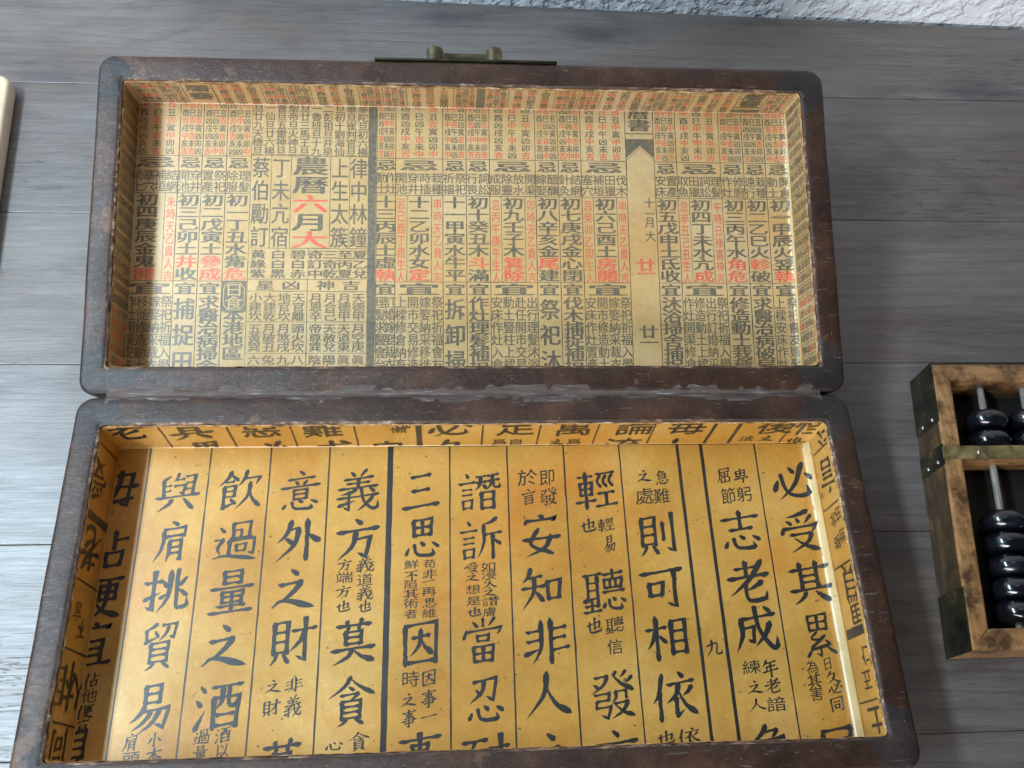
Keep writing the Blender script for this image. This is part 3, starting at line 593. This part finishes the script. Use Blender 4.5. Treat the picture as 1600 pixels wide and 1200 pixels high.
for e in SMALL.split(';'):
    ch, x, y, w, h = e.split(); k = .96 if ch in STROKES else 1.02
    if -3.2 < float(x) < 1 and -10 < float(y) < -7: h = min(float(h), .47)
    floor.char(ch, float(x), float(y), float(w) * k, float(h) * k * .95, 1, 0.0, .10)
# far wall: (x, distance below the rim)
back = Ink(mb, lambda a, b, l: (a, yB - .02 - l, b), (xL, xR, -BD + .06, -.24))
for x in (-14.3, -11.27, -8.4, -5.5, .45, 3.14, 5.9, 8.6, 15.3): back.bar(x - .035, x + .035, -BD, 0)
for x, w in ((-2.55, .28), (11.5, .15), (12.7, .16)): back.bar(x - w / 2, x + w / 2, -BD, 0)
for ch, x, z in (('老', -15.95, -.62), ('其', -13.0, -.62), ('惡', -9.8, -.6), ('難', -7.0, -.6), ('必', -1.1, -.5), ('足', 2.0, -.55), ('萬', 4.75, -.65), ('論', 7.7, -.6), ('毎', 10.2, -.6), ('後', 14.55, -.6), ('怪', 16.4, -.7),
                 ('思', -12.7, -3.0), ('必', -9.8, -3.0), ('成', -6.8, -3.05), ('自', -4.1, -3.0), ('久', -1.0, -2.95), ('流', 7.4, -2.85), ('人', 10.05, -3.0)):
    back.char(ch, x, z, 1.95, 1.95, 1, .01, .08)
for ch, x, z in (('懶', -3.5, -.75), ('爲', 1.3, -2.3), ('自', 2.1, -2.3), ('之', 4.1, -2.35), ('爲', 4.95, -2.35), ('法', 13.5, -2.1), ('之', 14.5, -2.1), ('也', 16.0, -2.35), ('也', -3.3, -.2)):
    back.char(ch, x, z, .8, .75, 1, 0, .1)
# side walls: strips pasted with the columns running up the wall
right = Ink(mb, lambda a, b, l: (xR - .02 - l, a, b), (yF, yB, -BD + .62, -.30))
for y, w in ((-2.47, .07), (-5.31, .07), (-8.12, .07), (-11.11, .42), (-14.02, .07)): right.bar(y - w / 2, y + w / 2, -BD, 0)
for ch, y, z, s in (('行', -1.7, -.5, 1.6), ('言', -3.9, -.95, 1.7), ('貝', -8.95, -.75, 1.5), ('馬', -10.2, -.7, 1.5), ('五', -13.2, -.9, .95), ('王', -15.0, -.7, 1.7),
                    ('在', -5.9, -.6, .7), ('世', -6.9, -.6, .7), ('北', -6.0, -1.2, .7), ('胡', -7.05, -1.25, .7), ('仁', -12.2, -.55, .9), ('曰', -4.6, -1.95, .3)):
    right.char(ch, y, z, s, s, 1, 0, 0, 200 - 110)
left = Ink(mb, lambda a, b, l: (xL + .02 + l, a, b), (yF, yB, -BD + .06, -.24))
for y, w in ((-2.21, .07), (-5.49, .36), (-8.32, .07), (-11.16, .07), (-14.01, .07)): left.bar(y - w / 2, y + w / 2, -BD, 0)
for ch, y, z, s in (('受', -3.8, -.8, 1.7), ('老', -6.8, -1.2, 1.9), ('言', -9.6, -.9, .8), ('不', -10.2, -1.6, .8), ('相', -12.6, -.9, 1.9), ('人', -12.6, -2.3, 1.5), ('同', -15.0, -1.2, 1.6)):
    left.char(ch, y, z, s, s, 1, 0, 0, 90)
mb.build('paper_lining', PM('ochre', 'brush_ink'), base, smooth=True)

# ------------------------------------------------------------------ lid lining: printed almanac
mb = MB(); lining(mb, LI, LD, 9.0)
xL, xR, yF, yB = LI[0] + .05, LI[1] - .05, LI[2] + .05, LI[3] - .05
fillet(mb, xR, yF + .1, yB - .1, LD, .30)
fl = Ink(mb, lambda a, b, l: (a, b, curl(a, xR, LD, .30) + l), (xL, xR - .08, yF, yB))
LW = .030
def hline(ink, x0, x1, y): ink.bar(x0, x1, y - LW / 2, y + LW / 2)
def vline(ink, x, y0, y1): ink.bar(x - LW / 2, x + LW / 2, y0, y1)
B = .018
def luck(): return random.choice((('吉', 2), ('中', 2), ('中', 2), ('吉', 2), ('凶', 1), ('凶', 1)))
def hours(ink, x0, x1, rows, ch_h=.43):
    w = x1 - x0; cw = w / 3 * (.92 if w < 1.6 else .62)
    for r, y in rows:
        for k, xc in enumerate((x0 + w * .2, x0 + w * .5, x0 + w * .8)):
            if r == 'L': c, m = luck()
            else: c, m = r[k], 1
            ink.char(c, xc, y, cw, ch_h if r != 'L' else .40, m, B, 0, 0, False)
HR = (('L', 15.36), ('酉巳丑', 14.90), ('L', 14.50), ('戌午寅', 14.08), ('L', 13.67), ('亥未卯', 13.25), ('L', 12.85))
BIGY = (10.22, 9.55, 8.88, 8.26, 7.64, 7.02, 6.42)
def day(x0, x1, ji, day_txt, red_idx, yi, left_red=None, right_red=None):
    wide = x1 - x0 > 1.6; xc = (x0 + x1) / 2
    hours(fl, x0 + .02, x1 - .02, HR)
    fl.char('忌', xc, 12.23, 1.05 if not wide else 2.05, .62, 1, .03, 0, 0, False)
    cols = ji.split(); n = len(cols)
    for i, t in enumerate(cols):
        x = x1 - (x1 - x0) * (i + .5) / n
        for j, c in enumerate(t): fl.char(c, x, 11.56 - .60 * j, .62, .60, 1, .008, 0, 0, False)
    a, b = x0, x1
    if left_red:
        a = x0 + .59; vline(fl, a, 6.06, 10.62)
        for i, c in enumerate(left_red): fl.char(c, x0 + .29, 10.15 - i * (3.85 / (len(left_red) - 1)), .46, .62, 2, 0, 0, 0, False)
    if right_red:
        b = x1 - .58; vline(fl, b, 6.06, 10.62)
        for i, c in enumerate(right_red): fl.char(c, x1 - .28, 10.15 - i * (3.85 / (len(right_red) - 1)), .46, .62, 2, 0, 0, 0, False)
    ys = np.linspace(10.25, 6.42, len(day_txt))
    for i, c in enumerate(day_txt): fl.char(c, (a + b) / 2, ys[i], 1.10, .67 if len(day_txt) > 6 else .72, 2 if i in red_idx else 1, .024, 0, 0, False)
    fl.char('宜', xc, 5.68, 1.05 if not wide else 2.1, .66, 1, .032, 0, 0, False)
    cols = yi.split(); n = len(cols)
    for i, t in enumerate(cols):
        x = x1 - (x1 - x0) * (i + .5) / n
        if n == 1:
            st = .645 if len(t) > 4 else 1.32; hh = .72 if len(t) > 4 else 1.15
            for j, c in enumerate(t): fl.char(c, x, (4.98 if len(t) > 4 else 4.65) - st * j, 1.06, hh, 1, .022, 0, 0, False)
        else:
            for j, c in enumerate(t): fl.char(c, x, 5.00 - .635 * j, .60 if n > 2 else .58, .66, 1, .010, 0, 0, False)
    for x in (x0, x1): vline(fl, x, yF, yB)
day(-16.95, -14.68, '結網 補垣 塞穴 動土', '初四庚辰金鬼開', (6,), '祭祀祈福入學 嫁娶納采裁衣 移徙修造動土 作灶開渠安床', None, '未時天乙貴人吉')
day(-14.68, -13.52, '穿井 開池', '初三己卯土井收', (5,), '捕捉田獵')
day(-13.52, -12.32, '祭祀 置產', '初二戊寅土參成', (5, 6), '求醫治病掃舍')
day(-12.32, -11.09, '理髮 除服', '初一丁丑水觜危', (6,), '　　但本港地區')
day(-4.76, -3.81, '作灶 動土', '十三丙辰土虛執', (6,), '訂婚嫁娶裁衣 理髮求醫會台')
day(-3.81, -1.40, '栽種 時插 穿井 開池', '十二乙卯水女定', (6,), '祭祀祈福會友 嫁娶納采移徙 開市交易修造 上樑修倉納畜', '忌己酉丁酉生人', '申時天乙貴人吉')
day(-1.40, -.20, '祭祀 祈福', '十一甲寅水牛平', (), '拆卸掃舍')
day(-.20, 1.0, '詞訟 行喪', '初十癸丑木斗滿', (5,), '作灶理髮補垣')
day(1.0, 3.38, '開渠 放水 除靈 成服', '初九壬子木箕除', (5, 6), '出行理髮沐浴 赴任開市交易 動土豎柱上樑 安床作灶入倉', '忌丙午庚午生人', '卯時天乙貴人吉')
day(3.38, 4.57, '醞釀 嫁娶', '初八辛亥金尾建', (5,), '祭祀沐浴')
day(4.57, 5.77, '結網 針灸', '初七庚戌金心閉', (), '伐木捕捉補垣')
day(5.77, 8.15, '伐木 田獵 補垣 塞穴', '初六己酉土房開', (5, 6), '祭祀祈福入學 嫁娶納采裁衣 開市修造動土 安床作灶置產', '忌癸卯乙卯生人', '申時天乙貴人吉')
day(9.64, 10.82, '置產 安床', '初五戊申土氐收', (), '沐浴掃舍捕捉')
day(10.82, 13.15, '理髮 詞訟 田獵 取魚', '初四丁未水亢成', (6,), '祭祀祈福入學 出行訂婚納采 修造動土上樑 作灶開渠修倉', '忌辛丑己丑生人', '午時日祿喜神吉')
day(13.15, 14.39, '修廚 作灶', '初三丙午水角危', (5, 6), '修造動土栽種')
day(14.39, 15.57, '栽種 遠行', '初二乙巳火軫破', (5,), '求醫治病破屋')
day(15.57, 16.86, '開倉 動土', '初一甲辰火翌執', (6,), '祭祀會友嫁娶 上樑安床作灶')
for a, b in ((-16.9, -11.09), (-4.78, 8.15), (9.64, 16.7)):
    for y in (12.60, 10.62, 6.06): hline(fl, a, b, y)
# black medallion with the words for eclipse
oct_ = [(-.52, .42), (-.30, .70), (.30, .70), (.52, .42), (.52, -.42), (.30, -.70), (-.30, -.70), (-.52, -.42)]
cx, cy = -11.71, 5.28
for sx0, sx1, sy0, sy1 in ((-.58, .58, -.76, .76),): fl.poly([(cx + sx0, cy + sy0), (cx + sx1, cy + sy0), (cx + sx1, cy + sy1), (cx + sx0, cy + sy1)], 1, .004)
fl.poly([(cx + x, cy + y) for x, y in oct_], 3, .007)
fl.poly([(cx + x * .93, cy + y * .95) for x, y in oct_], 1, .010)
for c, dy in (('日', .33), ('食', -.32)): 
    v, F = glyph(c)
    for f in F: fl.poly([(cx + v[i][0] * .95, cy + dy + v[i][1] * .72) for i in f], 3, .013)
# black bar and month block
fl.bar(-5.20, -4.80, yF, yB)
for i, t in enumerate(('日旦廿九天穗旦', '旦一仙旦廿六楊', '元曹旦五雷神旦', '關聖帝旦火神旦', '十旦廿三馬王旦', '旦一魯班旦十九', '旦二彭祖旦井泉', '三旦初十劉海仙', '七華旦崔判官旦', '佗華陀旦初六楊')):
    x = -11.09 + 5.89 * (i + .5) / 10
    for j, c in enumerate(t): fl.char(c, x, 15.72 - .468 * j, .56, .50, 1, .012, 0, 0, False)
hline(fl, -11.09, -5.2, 12.66)
for x in (-10.07, -9.08, -7.10, -6.13): vline(fl, x, 7.77, 12.66)
for x0, x1, t in ((-11.09, -10.07, '蔡伯勵訂'), (-10.07, -9.08, '丁未亢宿'), (-7.10, -6.13, '上生太簇'), (-6.13, -5.2, '律中林鐘')):
    for j, c in enumerate(t): fl.char(c, (x0 + x1) / 2, 12.02 - 1.22 * j, .92, 1.16, 1, .010, 0, 0, False)
for c, y, m, h in (('農', 12.13, 1, 1.05), ('曆', 11.12, 1, 1.0), ('六', 10.12, 2, 1.0), ('月', 9.15, 1, 1.0), ('大', 8.22, 2, .95)): fl.char(c, -8.09, y, 1.86, h, m, .022, 0, 0, False)
hline(fl, -11.09, -5.2, 7.77); hline(fl, -11.09, -5.2, 6.16); hline(fl, -11.09, -5.2, 5.55); hline(fl, -11.09, -5.2, 3.99); hline(fl, -11.09, -5.2, 2.41)
vline(fl, -8.14, yF, 7.77)
for x0, x1, cols in ((-11.09, -8.14, ('黃綠紫', '白白黑', '碧白赤')), (-8.14, -5.2, ('奇訂中', '三奇乾', '至丙夏', '夏乙兌'))):
    for i, t in enumerate(cols):
        for j, c in enumerate(t): fl.char(c, x0 + (x1 - x0) * (i + .5) / len(cols), 7.45 - .5 * j, .80, .50, 1, .02, 0, 0, False)
for c, x in (('星', -10.2), ('凶', -8.95), ('神', -7.25), ('吉', -6.0)): fl.char(c, x, 5.86, .95, .52, 1, .02, 0, 0, False)
for x0, cols in ((-11.09, ('小建坎五黃巽六', '大建乾月破丑兔', '地官坎月煞戌九', '天官離頭火坎八')), (-8.14, ('月恩辛帝尊巽陰', '月合己天赦兌陽', '月德甲天道東眞', '天德甲月空庚眞'))):
    for i, t in enumerate(cols):
        for j, c in enumerate(t): fl.char(c, x0 + .08 + 2.8 * (i + .5) / 4, (5.22, 4.75, 4.28, 3.66, 3.18, 2.72, 2.08)[j], .66, .52, 1, .014, 0, 0, False)
for i in range(8): fl.char('三八四二六九五七'[i], -10.7 + .735 * i, 1.6, .62, .52, 1, .014, 0, 0, False)
# spine column
for x in (8.15, 9.64): vline(fl, x, yF, yB)
fl.char('曆', 8.9, 15.3, 1.2, .70, 1, .025, 0, 0, False); fl.char('書', 8.9, 14.62, 1.3, .72, 1, .03, 0, 0, False)
fl.bar(8.15, 9.64, 14.12, 14.18)
fl.poly([(8.17, 13.85), (8.17, 12.80), (8.90, 13.48)], 1); fl.poly([(8.17, 13.85), (8.90, 13.48), (9.62, 13.85)], 1); fl.poly([(8.90, 13.48), (9.62, 12.80), (9.62, 13.85)], 1)
for a, b in (((8.17, 12.66), (8.90, 13.34)), ((8.90, 13.34), (9.62, 12.66))): fl.poly([a, b, (b[0], b[1] + .03), (a[0], a[1] + .03)], 1)
for c, y in zip('十一月大', (10.35, 9.75, 9.3, 8.55)): fl.char(c, 9.28, y, .55, .62, 1, .012, 0, 0, False)
for c, y, m in (('廿', 7.0, 2), ('一', 6.55, 2), ('廿', 3.5, 1), ('一', 2.95, 1)): fl.char(c, 8.98, y, 1.0, .72, m, .02, 0, 0, False)

# far wall of the lid: the same print again, shifted, cut by the fold
zb = -LD
def hours_wall(ink, x0, x1):
    hours(ink, x0, x1, (('L', zb + .10), ('戌午寅', zb + .46), ('L', zb + .86), ('酉巳丑', zb + 1.28), ('L', zb + 1.68), ('申辰子', zb + 2.06)), .42)
bk = Ink(mb, lambda a, b, l: (a, yB - .02 - l, b), (xL, xR, -LD + .05, -.26))
xs = 13.75; 
def wallcells(x, seq, sgn):
    for s in seq:
        w = {'s': 1.19, 'w': 2.38}[s]; a, b = (x, x + w) if sgn > 0 else (x - w, x)
        hours_wall(bk, a + .03, b - .03); vline(bk, b if sgn > 0 else a, zb, 0); x += sgn * w
    return x
bk.bar(.35, .75, zb, 0)
xe = wallcells(.75, 'swsswssw', 1)
bk.char('曆', xe + .74, zb + 1.75, 1.25, .7, 1, .03, 0, 0, False); bk.char('書', xe + .74, zb + 1.05, 1.3, .75, 1, .03, 0, 0, False)
bk.bar(xe, xe + 1.49, zb + .58, zb + .64); bk.bar(xe, xe + 1.49, zb, zb + .34); vline(bk, xe + 1.49, zb, 0)
wallcells(xe + 1.49, 'sss', 1)
xe = wallcells(.35, 'swsswssw', -1) 
vline(bk, .35, zb, 0)
bk.char('曆', xe - .74, zb + 1.6, 1.25, .7, 1, .03, 0, 0, False); bk.char('書', xe - .74, zb + .8, 1.3, .75, 1, .03, 0, 0, False); vline(bk, xe - 1.49, zb, 0)
wallcells(xe - 1.49, 'ss', -1)
# side walls: a strip turned a quarter
for ink in (Ink(mb, lambda a, b, l: (xR - .02 - l, a, b), (yF, yB, -LD + .36, -.26)), Ink(mb, lambda a, b, l: (xL + .02 + l, a, b), (yF, yB, -LD + .05, -.26))):
    y = yF + .1; k = 0
    while y < yB - .5:
        w = random.choice((.62, .62, 1.19))
        if 4.0 < y < 4.7 and k == 0: ink.bar(y, y + .38, zb, 0); y += .5; k = 1
        vline(ink, y, zb, 0)
        for j in range(5):
            for q in range(1 if w < 1 else 2):
                c = random.choice('初忌宜祭祀祈福修造動土安床作灶開市納采') if y > 4.5 else random.choice('寅卯午未酉戌吉中')
                ink.char(c, y + (.31 if w < 1 else .32 + .56 * q), zb + .22 + .46 * j, .5, .46, 2 if (y < 4.5 and random.random() < .5) else 1, .015, 0, 90, False)
        y += w
mb.build('paper_lining', PM('olive', 'print_ink'), lid, smooth=True)
COL.objects.unlink(fo); bpy.data.objects.remove(fo); bpy.data.curves.remove(fc)

# ------------------------------------------------------------------ brass handle on the front of the lid (hinge frame, turned with the lid)
hl = (0, DEPTH / 2, H)
h = MB(); h.box(-4.75, 4.35, 16.80, 16.90, -2.5, .02, .02)
plate = h.build('handle_plate', M['patina'], box, hl, (TILT, 0, 0))
for x in (-1.78, 1.22):
    h = MB(); h.lathe([(.40, 16.88), (.43, 16.92), (.43, 17.10), (.40, 17.3), (.43, 17.55), (.41, 17.70), (.30, 17.80)], 'Y', 28, 0, (x, 0, -.62))
    h.build('handle_post', M['brass'], plate)
h = MB(); h.tube((-1.5, 17.28, -.62), (.95, 17.28, -.62), .24, 20)
for x in (-1.2, .65): h.tube((x - .03, 17.28, -.62), (x + .03, 17.28, -.62), .26, 20)
h.build('handle_bar', M['brass'], plate)

# ------------------------------------------------------------------ abacus, lying to the right
SK = .108; AX, AY = 23.22, 2.05; AH = 2.3; AL = 14.1; NCOL = 9; PIT = 2.26; AW = .93 * 2 + 2.1 * 2 + PIT * (NCOL - 1)
ab = thing('abacus', 'wooden abacus with black beads and brass strapped frame at the right edge', 'abacus', (AX - SK * AL / 2 + AW / 2, AY - AL / 2, 0))
def xf(p):                                       # slightly out-of-square old frame; x from the left side, y from the far side
    return (p[0] + SK * p[1] - AW / 2 + SK * AL / 2, p[1] + AL / 2, p[2])
def abox(name, mat, x0, x1, y0, y1, z0, z1, b=.06, parent=ab):
    m = MB(); m.box(x0, x1, y0, y1, z0, z1, b, 0, xf); return m.build(name, mat, parent, smooth=False)
for x0 in (0, AW - .93):
    m = MB()
    t = .93; ins = .0
    # mitred stile: top face narrows at both ends
    def ring(z, i, e=0): return [xf(p) for p in ((x0 + i, -AL + i, z), (x0 + t - i, -AL + (t if x0 == 0 else 0) + (0 if x0 == 0 else i), z), (x0 + t - i, -(t if x0 == 0 else 0) - (0 if x0 == 0 else i), z), (x0 + i, -(0 if x0 == 0 else t) - (i if x0 == 0 else 0), z))] if x0 == 0 else \
        [xf(p) for p in ((x0 + i, -AL + t, z), (x0 + t - i, -AL + i, z), (x0 + t - i, -i, z), (x0 + i, -t, z))]
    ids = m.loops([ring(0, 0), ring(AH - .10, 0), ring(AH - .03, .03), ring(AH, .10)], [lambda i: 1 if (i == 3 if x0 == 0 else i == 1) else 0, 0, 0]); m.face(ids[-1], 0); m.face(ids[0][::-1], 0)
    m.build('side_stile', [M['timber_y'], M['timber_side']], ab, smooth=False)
for far in (True, False):
    m = MB(); t = .93
    def ring(z, i):
        y0, y1 = (-t, 0) if far else (-AL, -AL + t)
        a, b = (t, 0) if far else (0, t)         # mitre insets at the y0 and y1 edges
        g = .012
        return [xf(p) for p in ((a + g, y0 + i, z), (AW - a - g, y0 + i, z), (AW - b - g, y1 - i, z), (b + g, y1 - i, z))]
    ids = m.loops([ring(0, 0), ring(AH - .13, 0), ring(AH - .06, .03), ring(AH - .03, .10)], [0, 0, 0]); m.face(ids[-1], 0); m.face(ids[0][::-1], 0)
    m.build('end_rail', M['timber_x'], ab, smooth=False)
YB0, YB1 = -5.15, -4.48                          # the dividing beam
bm_ = abox('dividing_beam', M['timber_x'], .93, AW - .93, YB0 + .04, YB1 - .04, .5, AH - .06)
m = MB(); m.box(-.04, AW + .04, YB0, YB1, AH - .05, AH + .03, .02, 0, xf); strip = m.build('beam_strip', M['strip'], bm_, smooth=False)
def rivet(p, axis, r=.10, parent=None):
    m = MB(); m.lathe([(r, 0), (r * .92, r * .35), (r * .6, r * .7), (r * .15, r * .85)], axis, 14)
    if axis == 'X': m.v = [(-a, b, c) for a, b, c in m.v]; m.f = [f[::-1] for f in m.f]
    q = xf(p); m.v = [(a + q[0], b + q[1], c + q[2]) for a, b, c in m.v]; return m.build('rivet', M['rivet'], parent)
for x in (1.75, 7.6, 13.5, 19.5): rivet((x, (YB0 + YB1) / 2, AH + .03), 'Z', .11, strip)
for y0, y1 in ((-3.15, .03), (YB0 - .25, YB1 + .12), (-AL - .03, -11.3)):      # brass on the left side
    st = abox('brass_strap', M['patina'], -.045, .02, y0, y1, .03, AH + .01, .015)
    for z in ((.75, 1.75) if y0 > -12 else ()): rivet((-.045, (y0 + .28 if y0 > -12 else y1 - .3), z), 'X', .10, st)
    if y0 == YB0 - .25 or y0 > -1: continue
m = MB(); m.box(-.04, AW, .005, .05, .03, AH - .06, .01, 0, xf); m.build('brass_strap', M['patina'], ab, smooth=False)
abox('shade_sheet', M['frame_shade'], .9, AW - .9, -AL + .9, -.9, .06, .16, .01)  # dark sheet added under the beads in place of the shaded table
ZR = 1.22
m = MB(); m.tube((0, 0, 0), (SK * (AL - 1.7), AL - 1.7, 0), .17, 14); rod0 = None
prof = []
for i in range(17):
    t = math.pi * i / 16; r = .30 + .74 * math.sin(t) ** .62; prof.append((r if 0 < i < 16 else .30, -.53 * math.cos(t) * (1 - .12 * math.sin(t))))
bd = MB(); bd.lathe(prof, 'Y', 40)
bead0 = None
for c in range(NCOL):
    xc = .93 + 2.1 + PIT * c
    p = xf((xc, -AL + .85, ZR))
    if rod0 is None: rod0 = m.build('rod', M['rod'], ab, p); rod = rod0
    else: rod = rod0.copy(); COL.objects.link(rod); rod.location = Vector(p) * S
    up = (YB1 + .58, YB1 + .58 + 1.10); dn = [-AL + .93 + .78 + 1.09 * k for k in range(5)]
    for k, y in enumerate(list(up) + dn):
        p = xf((xc, y + rng.normal(0, .015), ZR))
        if bead0 is None: bead0 = bd.build('bead', M['lacquer'], ab, p); b = bead0
        else: b = bead0.copy(); COL.objects.link(b)
        b.location = Vector(p) * S; b.rotation_euler = (rng.normal(0, .02), rng.uniform(0, 6.28), -math.atan(SK) + rng.normal(0, .02))

# ------------------------------------------------------------------ cream case cut off by the left edge of the view
cs = thing('cream_case', 'cream coloured slim case with rounded edges at the left edge', 'case', (-29.2, 13.0, 0), (0, 0, math.radians(4.9)))
m = MB()
L = []
hx, hy, hz = 3.9, 8.1, 1.15
for i in range(9):
    t = math.pi * i / 8 - math.pi / 2; e = .22 * (1 - math.cos(t)); z = hz / 2 + (hz / 2) * math.sin(t)
    L.append([(x, y, z) for x, y in rrect(-hx + e, hx - e, -hy + e, hy - e, (.7,) * 4, 6, 10, 8)])
ids = m.loops(L, [0] * 8); m.face(ids[0][::-1], 0); m.face(ids[-1], 0)
m.build('case_body', M['cream'], cs)
m = MB(); m.box(-3.2, 3.15, -5.5, 3.6, hz - .005, hz + .012, .004); m.build('case_label', M['label'], cs, smooth=False)
